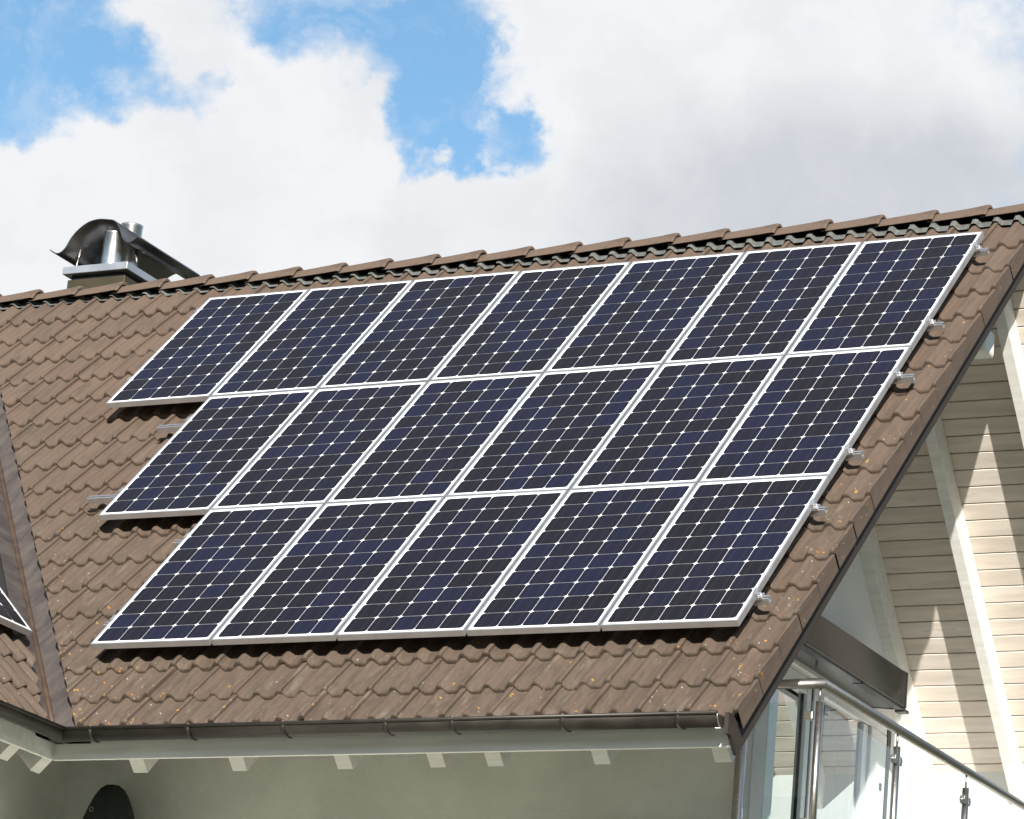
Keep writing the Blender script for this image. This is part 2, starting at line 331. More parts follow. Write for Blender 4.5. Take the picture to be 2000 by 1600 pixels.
# ---- tiles
GAUGE0, GSK = .338, .0064 / 7.7
def vnose(k, u): return 4.99 + (k - 14) * (GAUGE0 + GSK * (1 - u))
RH = .035
def roll(x):                       # height of the tile section, x measured from a crest
    d = abs((x + .075) % .15 - .075)
    if d < .010: return 1.0
    if d > .043: return 0.0
    return .5 + .5 * math.cos(math.pi * (d - .010) / .033)
def tile_field(name, cols, rows, seam, M_, parent, clips, lich, age, flange=None, keep=None):
    us = [0, .004, .012, .024, .034, .044, .056, .072, .085, .098, .112, .122, .132, .142, .154, .166, .178, .190, .202, .217, .232, .248, .262, .272, .282, .290, .297]
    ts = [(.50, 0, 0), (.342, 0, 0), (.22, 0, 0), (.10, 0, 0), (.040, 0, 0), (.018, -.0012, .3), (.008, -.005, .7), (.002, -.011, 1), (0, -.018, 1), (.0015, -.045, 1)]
    bm = bmesh.new()
    lr = bm.verts.layers.float.new('tile_rand'); ll = bm.verts.layers.float.new('lichen'); la = bm.verts.layers.float.new('age'); ln = bm.verts.layers.float.new('nose')
    for k in rows:
        for c in cols:
            u0 = seam + c * .30 + .020
            if keep and not keep(u0 + .15, vnose(k, u0) - .17): continue
            du = rnd.gauss(0, .0016); dz = rnd.uniform(-.003, .003); dv = rnd.gauss(0, .0028) - (.036 if k == 16 and not (flange and c == flange[0]) else 0); sk = rnd.gauss(0, .0035); rv = rnd.random()
            if rnd.random() < .10: dz += rnd.uniform(.002, .007)
            vn = vnose(k, u0 + .15) + dv
            grid = []; last = bool(flange) and c == flange[0]; usl = [x * (flange[1] - u0) / .297 for x in us] if last else us
            for (t, drop, nz) in ts:
                row = []
                for x in (us if not last else usl):
                    u = u0 + x + du * (not last)
                    q = roll(u0 + x - seam) if not (last and x > .255) else 1.0
                    lean = .009 * (x / .3 - .5)
                    tilt = .032 * (1 - t / .338)
                    z = -.176 + RH * q + tilt + dz + lean + drop * (1.0 - .25 * q)
                    v = vn - t + sk * (x - .15) / .15
                    vt = bm.verts.new((u, -v, z))
                    vt[lr] = rv; vt[ll] = lich(u, v) * (.55 + .45 * max(0, 1 - t / .22)); vt[la] = age(u, v); vt[ln] = nz
                    row.append(vt)
                grid.append(row)
            for i in range(len(ts) - 1):
                for j in range(len(us) - 1):
                    f = bm.faces.new((grid[i][j], grid[i + 1][j], grid[i + 1][j + 1], grid[i][j + 1])); f.smooth = True
            for j, flip in ((0, False), (len(us) - 1, True)):          # side skirts
                lows = []
                for i in range(len(ts) - (0 if last and flip else 1)):
                    p = grid[i][j].co; vt = bm.verts.new((p.x, p.y, p.z - .024) if not (last and flip) else (p.x, p.y + .002, flange[2])); vt[lr] = rv; vt[la] = .6 if not last else .3; lows.append(vt)
                for i in range(len(ts) - (1 if last and flip else 2)):
                    if last and flip and i == 0: continue
                    a = (grid[i][j], lows[i], lows[i + 1], grid[i + 1][j]); bm.faces.new(a if not flip else a[::-1])
    for co, no in clips:
        bmesh.ops.bisect_plane(bm, geom=bm.verts[:] + bm.edges[:] + bm.faces[:], plane_co=co, plane_no=no, clear_outer=True)
    bmesh.ops.recalc_face_normals(bm, faces=bm.faces)
    me = bpy.data.meshes.new(name); bm.to_mesh(me); bm.free(); me.materials.append(M['tile'])
    for n in ('tile_rand', 'lichen', 'age', 'nose'): pass
    o = bpy.data.objects.new(name, me); COL.objects.link(o); o.matrix_world = M_; o.parent = parent
    return o
def cl(x, a, b): return max(0.0, min(1.0, (x - a) / (b - a)))
def lich_main(u, v):
    L = .42 * cl(v, 4.2, 5.6)
    L += .85 * cl(u, .55, .95) * (.30 + .7 * cl(v, 1.0, 4.2))
    L += .75 * cl(.75 - (u - (-3.213 + (v - 5.6) * .70)), 0, .75) * cl(v, 2.0, 4.5)
    return min(1, L)
def age_main(u, v):
    return min(1, .12 + .75 * cl(v, .8, 5.2))
# the tiles end on the valley line and just below the ridge
vd = Vector((.70, -1, 0)).normalized()
vn_ = Vector((-1, -.70, 0)).normalized()
SEAM = -3.455
roof = tile_field("roof_tiles", range(-17, 15), range(-1, 17), SEAM, MAIN, house,
                  [(Vector((-3.213, -5.6, 0)), vn_), (Vector((0, .60, 0)), Vector((0, 1, 0)))], lich_main, age_main, flange=(14, 1.05, -.238),
                  keep=lambda u, v: u > -3.213 + (v - 5.6) * .70 - .35 and u > -8.6)
roof['label'] = "brown interlocking concrete tiles of the main slope with orange lichen"
# wing tiles, mirrored clip
def lich_w(u, v): return .55 * cl(v, 3.0, 5.4)
wing = tile_field("wing_roof_tiles", range(-24, 2), range(-1, 17), -3.93, WING, house,
                  [(Vector((YF - .185, -5.6, 0)), Vector((1, -.70, 0)).normalized())], lich_w, lambda u, v: .8,
                  keep=lambda u, v: u < YF - .185 - (v - 5.6) * .70 + .35 and u > -8.4)
# decks under the tiles
mb = MB(); mb.box(-9.2, 1.02, -5.62, .60, -.262, -.205); mb.build("roof_deck", M['under'], house, M=MAIN)
mb = MB(); mb.box(-8.6, YF + 5.5, -5.62, .46, -.262, -.212)
wd = mb.build("wing_roof_deck", M['under'], house, M=WING)
bmx = bmesh.new(); bmx.from_mesh(wd.data)
bmesh.ops.bisect_plane(bmx, geom=bmx.verts[:] + bmx.edges[:] + bmx.faces[:], plane_co=Vector((YF, -5.6, 0)), plane_no=Vector((1, -.6985, 0)).normalized(), clear_outer=True)
bmx.to_mesh(wd.data); bmx.free()
# far slope of the main roof and of the wing
mb = MB(); mb.prism([(0, YT, ZT - .02), (0, 4.9, back_z(4.9, -.16)), (0, 4.9, back_z(4.9, .16)), (0, YR, ZR - .25)], (-9.2, 0, 0), (1.05, 0, 0)); mb.build("far_roof_slope", M['tile'], house)
XWR = Ow.x - Cc * .46 + S * .13
zr_w = Ow.z + S * .46
mb = MB(); mb.prism([(XWR, 0, zr_w - .25), (XWR - 4.4, 0, zr_w - .25 - 4.4 * TAN), (XWR - 4.4, 0, zr_w - .45 - 4.4 * TAN), (XWR, 0, zr_w - .5)], (0, -8.5, 0), (0, 0, 0)); mb.build("far_wing_slope", M['tile'], house)

# ---- valley sheet with its rib
mb = MB()
def vl(v, off, n): return W(-3.38 + (v - 5.6) * .6985 + off, v, n)
NV = 40
for side in (0, 1):
    rows = []
    for i in range(NV + 1):
        v = .6 + (5.72 - .6) * i / NV
        a = vl(v, 0.0, .2)
        if side == 0: b_ = vl(v, .24, .2)
        else: b_ = a + Vector((0, -.22, 0))
        rows.append((a, b_))
    vs = [p for r in rows for p in r]
    mb.add(vs, [(2 * i, 2 * i + 1, 2 * i + 3, 2 * i + 2) for i in range(NV)])
valley = mb.build("valley_sheet", M['valley'], roof); valley.matrix_parent_inverse = MAIN.inverted()
mb = MB(); mb.tube([vl(v, 0.0, .192) for v in (.6, 2, 3.5, 5.0, 5.66)], .020, 8)
o = mb.build("valley_rib", M['rib'], roof); o.matrix_parent_inverse = MAIN.inverted()

# ---- ridge
prof = [(-.135, -.128), (-.112, -.095), (-.088, -.058), (-.064, -.028), (-.040, -.010), (-.018, -.002), (0, 0)]
prof = [(y * .86, z * .79) for y, z in prof]
prof = prof + [(-y, z) for y, z in prof[-2::-1]]
def cap_mesh():
    mb = MB(); L = .425
    outer = []
    st = [(0, .80, -.034), (.15, .87, -.022), (.30, .95, -.009), (.375, 1.0, .0), (.41, 1.035, .004), (.421, 1.02, 0.002), (.425, .96, -.006)]
    for x, s_, dz in st: outer.append([Vector((x, y * s_, z * s_ + dz)) for y, z in prof])
    inner = [[Vector((x, y * (s_ - .09), z * s_ + dz - .016 * (1 + z / .098) + .0005)) for y, z in prof] for x, s_, dz in ((0, .80, -.034), (.425, .96, -.004))]
    n = len(prof); vs = [p for r in outer for p in r]; fs = []
    for i in range(len(st) - 1):
        for j in range(n - 1): fs.append((i * n + j, (i + 1) * n + j, (i + 1) * n + j + 1, i * n + j + 1))
    mb.add(vs, fs, True)
    vs = [p for r in inner for p in r]; mb.add(vs, [(j, j + 1, n + j + 1, n + j) for j in range(n - 1)], True)
    for a, b_ in ((outer[0], inner[0]), (outer[-1], inner[1])): mb.add(a + b_, [(j, j + 1, n + j + 1, n + j) for j in range(n - 1)])
    for j in (0, n - 1): mb.add([outer[0][j], outer[-1][j], inner[1][j], inner[0][j]], [(0, 1, 2, 3)])
    return mb
cap0 = None
RI = MAIN.inverted()
for i in range(25):
    x1 = .680 + .384 * (1 - i) + rnd.uniform(-.006, .006)
    if cap0 is None: c_ = cap0 = cap_mesh().build("ridge_tile", M['tile'], roof)
    else:
        c_ = cap0.copy(); COL.objects.link(c_); c_.parent = roof
    c_.matrix_parent_inverse = RI
    c_.location = (x1 - .425, YT - .01, ZT + .043 + rnd.uniform(-.003, .003)); c_.rotation_euler = (rnd.uniform(-.02, .02), rnd.uniform(-.004, .004), rnd.uniform(-.006, .006))
# pleated strip between ridge tiles and the top course
mb = MB()
NX = 1500; x0, x1 = -8.6, 1.04
va, vb = -.535, -.478
A, B, C_ = [], [], []
for i in range(NX + 1):
    u = x0 + (x1 - x0) * i / NX
    q = roll(u - SEAM); pl = .0022 * math.sin(u * 2 * math.pi / .0165)
    wob = .035 - .055 * (1.04 - u) / 8 + .007 * math.sin(u * 5.1) + .006 * math.sin(u * 13.7 + 1) 
    zt = -.176 + RH * q + .012
    A.append(Vector((u, .590, zt + .020))); B.append(Vector((u, -va - wob * .9, zt + .014 + pl))); C_.append(Vector((u, -(vb + wob), zt + .006 + pl)))
n = NX + 1
mb.add(A + B, [(i, i + 1, n + i + 1, n + i) for i in range(NX)], False, 1)  # riser coloured black as the shade beneath the ridge tiles
mb.add(B + C_, [(i, i + 1, n + i + 1, n + i) for i in range(NX)], True, 0)
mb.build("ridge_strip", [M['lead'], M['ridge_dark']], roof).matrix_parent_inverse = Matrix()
bpy.data.objects["ridge_strip"].parent = roof

# ---- verge board
mb = MB(); mb.box(.995, 1.017, -5.75, .62, -.348, -.200)
mb.build("verge_board", M['dark_paint'], roof)
# ---- soffit boards of the back slope and rafters
DS = .2
def bk(d, ds, x): # distance d down the back slope from the ridge, ds under the tile plane
    return Vector((x, YR + d * Cc - ds * S, ZR - d * S - ds * Cc))
mb = MB()
bw = .131; d0 = .30
x_l, x_r = -.64, 1.02
for i in range(-1, 31):
    a = d0 + i * bw + .004; b_ = a + bw - .007
    if a > 4.20: break
    b_ = min(b_, 4.20)
    A_ = [bk(a, DS + .004, 0), bk(a + .004, DS, 0), bk(b_ - .004, DS, 0), bk(b_, DS + .004, 0), bk(b_, DS - .014, 0), bk(a, DS - .014, 0)]
    A_ = [bk(a, DS - .004, 0), bk(a + .004, DS, 0), bk(b_ - .004, DS, 0), bk(b_, DS - .004, 0), bk(b_, DS - .018, 0), bk(a, DS - .018, 0)]
    mb.prism(A_, (x_l, 0, 0), (x_r, 0, 0))
soffit = mb.build("soffit_boards", M['board'], house)
soffit['label'] = "white board soffit under the far roof slope, partly sunlit"
mb = MB(); mb.prism([bk(.1, DS - .022, 0), bk(4.9, DS - .022, 0), bk(4.9, DS - .034, 0), bk(.1, DS - .034, 0)], (x_l, 0, 0), (x_r, 0, 0)); mb.build("soffit_backing", M['under'], house)
for (xa, xb) in ((-.632, -.54), (.056, .135), (.735, .815)):
    mb = MB(); mb.prism([bk(.30, DS + .001, 0), bk(4.9, DS + .001, 0), bk(4.9, DS + .18, 0), bk(.30, DS + .18, 0)], (xa, 0, 0), (xb, 0, 0))
    mb.build("rafter", M['wood'], soffit, bevel=.004)
# ridge purlin
mb = MB(); mb.box(-.7, .90, -.06, .12, 9.33, 9.50); mb.build("ridge_purlin", M['wood'], house, bevel=.02)
# front soffit
mb = MB(); mb.box(-3.3, 1.004, -5.42, .10, -.335, -.315); mb.build("front_soffit", M['board'], house, M=MAIN)
# ---- rafter tails of the front eave
for xl in (-2.93, -2.25, -1.55, -.95, -.585, .075, .80):
    mb = MB(); mb.box(xl, xl + .10, -5.60, -3.2, -.485, -.337)
    mb.build("rafter_tail", M['wood'], house, M=MAIN, bevel=.003)
for i, yl in enumerate((-3.68, -4.02, -4.70, -5.38)):
    mb = MB(); mb.box(yl, yl + .10, -5.60, -4.0, -.485, -.337); mb.build("wing_rafter_tail", M['wood'], house, M=WING, bevel=.003)
mb = MB(); mb.box(-9, YF + .6, -5.42, 0.0, -.335, -.315); ws = mb.build("wing_soffit", M['board'], house, M=WING)
bmx = bmesh.new(); bmx.from_mesh(ws.data)
bmesh.ops.bisect_plane(bmx, geom=bmx.verts[:] + bmx.edges[:] + bmx.faces[:], plane_co=Vector((YF, -5.6, 0)), plane_no=Vector((1, -.6985, 0)).normalized(), clear_outer=True)
bmx.to_mesh(ws.data); bmx.free()
# ---- fascia boards
YB = -3.80; XB = YB - YF + P0.x if False else P0.x + (YF - YB) * -1
XB = P0.x - (YB - YF)
mb = MB(); mb.box(XB, 1.003, YB, YB + .028, 5.852, 6.04); mb.build("fascia_board", M['wood'], house, bevel=.002)
mb = MB(); mb.box(XB - .028, XB, -8.4, YB + .0, 5.852, 6.04); mb.build("wing_fascia_board", M['wood'], house, bevel=.002)
# ---- flashing added under the tiles to block sun leaks, black as gap shade
fz0, fz1 = (-3.775, 5.984), (-3.872, 5.976)
mb = MB(); mb.sheet([(P0.x - (fz0[0] - YF), fz0[0], fz0[1]), (P0.x - (fz1[0] - YF), fz1[0], fz1[1])], (4.22, 0, 0), .002)
mb.build("sun_block_flashing", M['ridge_dark'], house)
mb = MB(); mb.sheet([(P0.x - (fz1[0] - YF), -8.4, fz1[1]), (P0.x - (fz0[0] - YF), -8.4, fz0[1])], (0, 8.4 + fz1[0] + .01, 0), .002)
mb.build("wing_sun_block_flashing", M['ridge_dark'], house)
# ---- gutters
def half_round(cy, cz, r, n=14):
    pts = []
    for i in range(n + 1):
        a = math.pi + math.pi * i / n
        pts.append((cy - r * math.cos(a) * -1, cz + r * math.sin(a)))
    return pts
GY, GZ, GR = -3.927, 5.990, .058
pts = [(0, GY + GR * math.cos(a), GZ + GR * math.sin(a)) for a in [math.pi + math.pi * i / 16 for i in range(17)]]
GX0 = P0.x - (GY - YF)
gx_r = .985
mb = MB(); mb.sheet([(GX0 - GR, y, z) for _, y, z in pts], (gx_r - GX0 + GR, 0, 0), .0025)
mb.tube([(GX0 - .0, GY - GR - .004, GZ + .004), (gx_r, GY - GR - .004, GZ + .004)], .011, 10)
mb.prism([(gx_r, y, z) for _, y, z in pts], (-.002, 0, 0), (.001, 0, 0))
gut = mb.build("gutter", M['gutter'], house); gut['label'] = "brown half round gutter along the main eave"
mb = MB(); ring = [(gx_r + .002, GY + (GR + .005) * math.cos(a), GZ + (GR + .005) * math.sin(a)) for a in [math.pi + math.pi * i / 16 for i in range(17)]]
mb.tube(ring, .005, 8); mb.build("gutter_end_cap", M['steel'], gut)
mb = MB(); mb.sheet([(GX0 - (y - GY), -8.4, z) for _, y, z in pts], (0, 8.4 + GY + GR - .002, 0), .0025)
mb.tube([(GX0 + GR + .004, -8.4, GZ + .004), (GX0 + GR + .004, GY - GR - .004, GZ + .004)], .011, 10)
mb.build("wing_gutter", M['gutter'], house)
br0 = None
for x in (-2.997, -2.332, -1.703, -1.042, -.623, .054, .740):
    if br0 is None:
        mb = MB()
        arc = [(0, (GR + .004) * math.cos(a), (GR + .004) * math.sin(a)) for a in [math.pi * .98 + math.pi * .70 * i / 14 for i in range(15)]]
        arc = [(0, -GR - .012, .018)] + arc + [(0, GR * .80, -.058)]
        mb.sheet(arc, (.024, 0, 0), .003); br0 = o = mb.build("gutter_bracket", M['gutter'], gut)
    else:
        o = br0.copy(); COL.objects.link(o); o.parent = gut
    o.location = (x, GY, GZ)
mb = MB(); mb.box(.992, 1.016, -3.905, -3.803, 5.90, 6.015); mb.build("eave_shade_plate", M['dark_paint'], house)  # plate added to shade the fascia end, dark for the gap there
# ---- walls
YW = -2.40; XW_R = .384
mb = MB(); mb.box(-4.2, XW_R, YW, YW + .16, 0, 7.1); fw = mb.build("front_wall", M['plaster'], house)
fw['label'] = "rough plastered front wall in the shade of the eave"
mb = MB(); mb.box(-4.5, -4.2, -8.0, YW + .16, 0, 6.60); mb.build("wing_wall", M['plaster'], house)
XG = -.63
def wall_poly(name, pts, x0, x1, m):
    mb = MB(); mb.prism([(0, y, z) for y, z in pts], (x0, 0, 0), (x1, 0, 0)); return mb.build(name, m, house)
# gable wall around the big door opening (opening: y -2.55..2.52, z 5.4..7.45)
DT = 7.455; YS = (DT - ZO) * Cc / S + .36 / S
gw = wall_poly("gable_wall", [(YS, DT), (2.52, DT), (2.52, 5.3), (3.18, 5.3), (3.18, back_z(3.18, .26)), (YR, ZR - .42)], XG - .3, XG, M['plaster_s'])
gw['label'] = "smooth white gable wall above the balcony door"
mb = MB(); mb.box(-4.0, 1.05, 3.18, 3.45, 0, 7.32); mb.build("back_wall", M['plaster_s'], house)['label'] = "sunlit white wall closing the far end of the balcony"
mb = MB(); mb.box(-.93, -.63, YW + .16, 2.52, 0, 5.3); mb.build("lower_gable_wall", M['plaster_s'], house)
mb = MB(); mb.box(-.62, 1.05, -2.72, 3.17, 5.22, 5.44); mb.build("balcony_floor", M['floor'], house)
mb = MB(); mb.box(-.63, -.60, .2, 2.55, 7.47, 7.62); mb.build("door_lintel", M['wood'], house)
# room behind the door
mb = MB(); mb.box(-3.6, -3.5, -1.7, 3.0, 5.3, 7.5); mb.box(-3.5, -.95, -1.7, 2.6, 5.2, 5.29); mb.box(-3.5, -.95, -1.7, 2.6, 7.46, 7.5); mb.box(-3.5, -.93, 2.6, 2.66, 5.2, 7.5); mb.box(-3.5, -.95, -1.76, -1.7, 5.2, 7.5); mb.build("room_interior", M['room'], house)
# corner post and downpipe
mb = MB(); mb.box(.272, .365, -1.90, -1.775, 0, 7.5); mb.box(.225, .2715, -1.88, -1.80, 0, 7.5); mb.build("corner_post", M['pvc'], house, bevel=.006)
mb = MB(); mb.tube([(.448, -2.455, 6.9), (.448, -2.455, 0)], .032, 18); mb.build("downpipe", M['flue'], house)
# ---- balcony door
YD = (.93, 1.285, 2.06, 2.50)
mb = MB()
XF0, XF1 = -.70, -.645
mb.box(XF0, XF1 + .01, .985, 1.06, 5.45, DT - .002); mb.box(XF0, XF1 + .022, 1.075, 1.16, 5.45, DT - .002); mb.box(XF0, XF1 + .012, 1.175, 1.275, 5.45, DT - .002)
mb.box(XF0, XF1, 2.03, 2.12, 5.45, DT - .07); mb.box(XF0, XF1 + .02, 2.135, 2.30, 5.45, DT - .07); mb.box(XF0, XF1 + .01, 2.315, 2.455, 5.45, DT - .07)
mb.box(XF0, XF1 + .008, 1.275, 2.455, DT - .065, DT - .001)
mb.box(XF0, XF1 + .006, -1.7, .985, 7.34, 7.45); mb.box(XF0, XF1 + .006, -1.8, -1.7, 5.45, 7.45)
mb.box(XF0, XF1 + .006, -1.7, 2.455, 5.44, 5.52)
door = mb.build("balcony_door", M['pvc'], house, bevel=.005); door['label'] = "white framed sliding balcony door with reflecting glass"
mb = MB(); mb.box(-.676, -.670, -1.7, .985, 5.52, 7.34); mb.box(-.676, -.670, 1.275, 2.03, 5.52, DT - .066); mb.build("pane", M['pane'], door)
for q in ((-.669, -.661, .972, .9845, 5.45, 7.339), (-.70, -.632, 1.061, 1.074, 5.45, DT - .01), (-.70, -.631, 2.458, 2.515, 6.2, DT + .05)):
    mb = MB(); mb.box(*q); mb.build("seal", M['seal'], door)
mb = MB()
cp = []
for i in range(60):
    y = 1.28 + i * (.70 / 59); cp.append((-.80 + .022 * math.sin(y * 34) + .01 * math.sin(y * 71), y))
vs = [(x, y, 5.47) for x, y in cp] + [(x, y, 7.34 - .05 * abs(math.sin(y * 6))) for x, y in cp]
mb.add(vs, [(i, i + 1, 60 + i + 1, 60 + i) for i in range(59)], True)
mb.build("curtain", M['curtain'], door)
mb = MB(); mb.box(-.637, -.628, 2.355, 2.385, 6.98, 7.03); mb.build("handle", M['black'], door)

# ---- chimney
CH = Vector((-6.85, 1.0, 0))
mb = MB(); mb.box(-7.12, -6.59, 1.0, 2.0, 9.7, 10.825); ch = mb.build("chimney", M['bronze'], house, bevel=.004)
mb = MB(); mb.box(-7.10, -6.61, 1.02, 1.98, 10.826, 10.861); mb.build("cap_shadow_band", M['black'], ch)  # black band put in as the shadow line under the cap rim
mb = MB(); mb.box(-7.155, -6.555, .965, 2.035, 10.862, 10.925); mb.build("chimney_cap", M['capmetal'], ch, bevel=.006)
# cowl: bent sheet, lips flared outwards
def cowl_pts(n=26):
    pts = []
    # left lip
    P_ = [(-7.315, 11.085), (-7.27, 11.055), (-7.215, 11.050), (-7.165, 11.09), (-7.12, 11.17), (-7.06, 11.235), (-6.98, 11.285), (-6.89, 11.302), (-6.80, 11.292), (-6.735, 11.275), (-6.685, 11.215), (-6.655, 11.15), (-6.625, 11.105), (-6.58, 11.085), (-6.535, 11.10), (-6.50, 11.13)]
    # smooth by Catmull-Rom
    out = []
    for i in range(len(P_) - 1):
        p0 = P_[max(i - 1, 0)]; p1 = P_[i]; p2 = P_[i + 1]; p3 = P_[min(i + 2, len(P_) - 1)]
        for k in range(4):
            t = k / 4
            out.append(tuple(.5 * (2 * p1[j] + (p2[j] - p0[j]) * t + (2 * p0[j] - 5 * p1[j] + 4 * p2[j] - p3[j]) * t * t + (-p0[j] + 3 * p1[j] - 3 * p2[j] + p3[j]) * t ** 3) for j in (0, 1)))
    out.append(P_[-1]); return out
cpts = cowl_pts()
mb = MB(); mb.sheet([(x, .98, z) for x, z in cpts], (0, 1.25, 0), .006); mb.build("cowl", M['cowl'], ch)
for y in (1.15, 1.95):
    mb = MB(); mb.tube([(-7.14, y, 10.92), (-7.16, y, 11.0), (-7.15, y, 11.06), (-7.13, y, 11.13)], .011, 8); mb.build("cowl_leg", M['cowl'], ch)
    mb = MB(); mb.tube([(-6.60, y, 10.92), (-6.60, y, 11.0), (-6.62, y, 11.09)], .011, 8); mb.build("cowl_leg", M['cowl'], ch)
for x, y, r, z1 in ((-6.80, 1.10, .080, 11.22), (-6.80, 1.32, .086, 11.365)):
    mb = MB(); seg = 28
    vs = [(x + q * math.cos(a), y + q * math.sin(a), z) for z, q in ((10.92, r), (z1 - .012, r), (z1, r + .004), (z1, r - .008), (10.95, r - .008)) for a in [2 * math.pi * j / seg for j in range(seg)]]
    mb.add(vs, [(i * seg + j, i * seg + (j + 1) % seg, (i + 1) * seg + (j + 1) % seg, (i + 1) * seg + j) for i in range(4) for j in range(seg)], True); mb.build("flue_pipe", M['flue'], ch)

# ================================================================== solar panels
PW, PH, FT = .838, 1.641, .040
def rounded_cell(cx, cy, h, z, cut=.0205, seg=4):
    pts = []
    for sx, sy in ((1, 1), (-1, 1), (-1, -1), (1, -1)):
        arc = []
        for i in range(seg + 1):
            t = i / seg * math.pi / 2
            # quarter arc of the wafer's edge
            arc.append((h - cut + cut * math.cos(t) ** .95, h - cut + cut * math.sin(t) ** .95) if True else None)
        if sx * sy < 0: arc = arc[::-1]
        pts += [(cx + sx * a, cy + sy * b_, z) for a, b_ in arc]
    return pts
def make_panel():
    t = empty("solar_panel")
    w, h = PW / 2, PH; fw_ = .0105
    mb = MB()
    mb.box(-w, w, 0, fw_, 0, FT); mb.box(-w, w, h - fw_, h, 0, FT); mb.box(-w, -w + fw_, fw_, h - fw_, 0, FT); mb.box(w - fw_, w, fw_, h - fw_, 0, FT)
    mb.build("frame", M['alu_white'], t, bevel=.0012)
    mb = MB(); mb.box(-w + fw_, w - fw_, fw_, h - fw_, FT - .010, FT - .0035); mb.build("backsheet", M['back'], t)
    mb = MB()
    for i in range(5):
        for j in range(10):
            p = rounded_cell(-.395 + .158 * (i + .5), .031 + .158 * (j + .5), .0777, FT - .0025)
            mb.add(p, [tuple(range(len(p)))])
    mb.build("cells", M['cell'], t, rec=False)
    return t
def copy_tree(o, parent=None):
    c = o.copy(); COL.objects.link(c)
    if parent: c.parent = parent
    for ch_ in list(o.children): copy_tree(ch_, c)
    return c
PX, PY = .8534, 1.6523
ROWN = ("top", "middle", "bottom"); ORD = ("leftmost", "second", "third", "fourth", "fifth", "sixth", "seventh")
proto = None; first = True
for r, n_ in ((0, 7), (1, 6), (2, 5)):
    for i in range(n_):
        c = 7 - n_ + i
        if first: t = proto = make_panel(); first = False
        else: t = copy_tree(proto)
        uc = (c - 6) * PX + .395
        vb_ = r * PY + 1.58 + .031 + rnd.uniform(-.001, .001)
        t.matrix_world = MAIN @ Matrix.Translation((uc, -vb_, -FT)) @ Matrix.Rotation(rnd.uniform(-.0006, .0006), 4, 'Z') @ Matrix.Rotation(rnd.uniform(-.0015, .0015), 4, 'X') @ Matrix.Rotation(rnd.uniform(-.0015, .0015), 4, 'Y')
        if i == 0: lab = "leftmost solar panel of the %s row, its left edge next to bare tiles" % ROWN[r]
        elif i == n_ - 1: lab = "rightmost solar panel of the %s row, along the verge tiles" % ROWN[r]
        else: lab = "%s solar panel from the left in the %s row of the roof array" % (ORD[i], ROWN[r])
        tag(t, lab, "solar panel", "solar panels on the main roof slope")
t = copy_tree(proto); t.matrix_world = WING @ Matrix.Translation((-3.43 - PW / 2, -4.745, -.045 - FT))
tag(t, "solar panel on the left wing roof, only its lower corner showing beside the valley", "solar panel"); t['group'] = "solar panels on the wing roof"
# ---- mounting rails with clamps
def make_rail(L):
    t = empty("mounting_rail")
    mb = MB(); h = .040
    # open slotted profile
    pr = [(-.020, 0), (.020, 0), (.020, h), (.007, h), (.007, h - .006), (.014, h - .006), (.014, .012), (-.014, .012), (-.014, h - .006), (-.007, h - .006), (-.007, h), (-.020, h)]
    mb.prism([(0, y, z - h) for y, z in pr], (0, 0, 0), (L, 0, 0)); mb.build("rail_profile", M['rail'], t)
    return t
def add_clamp(t, x, sgn):
    mb = MB(); mb.box(x, x + sgn * .016, -.028, .028, 0, FT + .001); mb.box(x - sgn * .012, x, -.028, .028, FT + .0012, FT + .005); mb.box(x + sgn * .016, x + sgn * .038, -.026, .026, 0, .014)
    mb.tube([(x + sgn * .024, 0, .014), (x + sgn * .024, 0, .030)], .009, 8); mb.build("end_clamp", M['rail'], t)
def add_hook(t, x):
    mb = MB(); mb.box(x, x + .035, -.005, .005, -.10, -.040); mb.box(x, x + .035, .005, .16, -.104, -.096); mb.build("roof_hook", M['rail'], t)
RAILS = [(0, .17, -5.22, .895, "upper", "top"), (0, 1.24, -5.19, .905, "lower", "top"), (1, 1.95, -4.55, .925, "upper", "middle"), (1, 2.93, -4.57, .90, "lower", "middle"), (2, 3.60, -3.55, .89, "upper", "bottom"), (2, 4.605, -3.52, .885, "lower", "bottom")]
for r, v, ua, ub, w1, w2 in RAILS:
    t = make_rail(ub - ua)
    t.matrix_world = MAIN @ Matrix.Translation((ua, -v, -FT))
    xr = .395 + PW / 2 - ua; xl = (-6 + r) * PX + .395 - PW / 2 - ua
    add_clamp(t, xr, 1); add_clamp(t, xl, -1)
    add_hook(t, xl - .05 if r == 1 else xl + .3); add_hook(t, xr - .35)
    k = 1.0
    while k * 1.2 < xr - 1: add_hook(t, xl + .3 + k * 1.2); k += 1
    tag(t, "%s aluminium mounting rail under the %s row of panels, ends sticking out" % (w1, w2), "mounting rail", "mounting rails under the solar array")
t = make_rail(1.1); t.matrix_world = WING @ Matrix.Translation((-3.43 - 1.02, -4.45, -.045 - FT))
tag(t, "aluminium mounting rail under the solar panel on the left wing roof", "mounting rail")

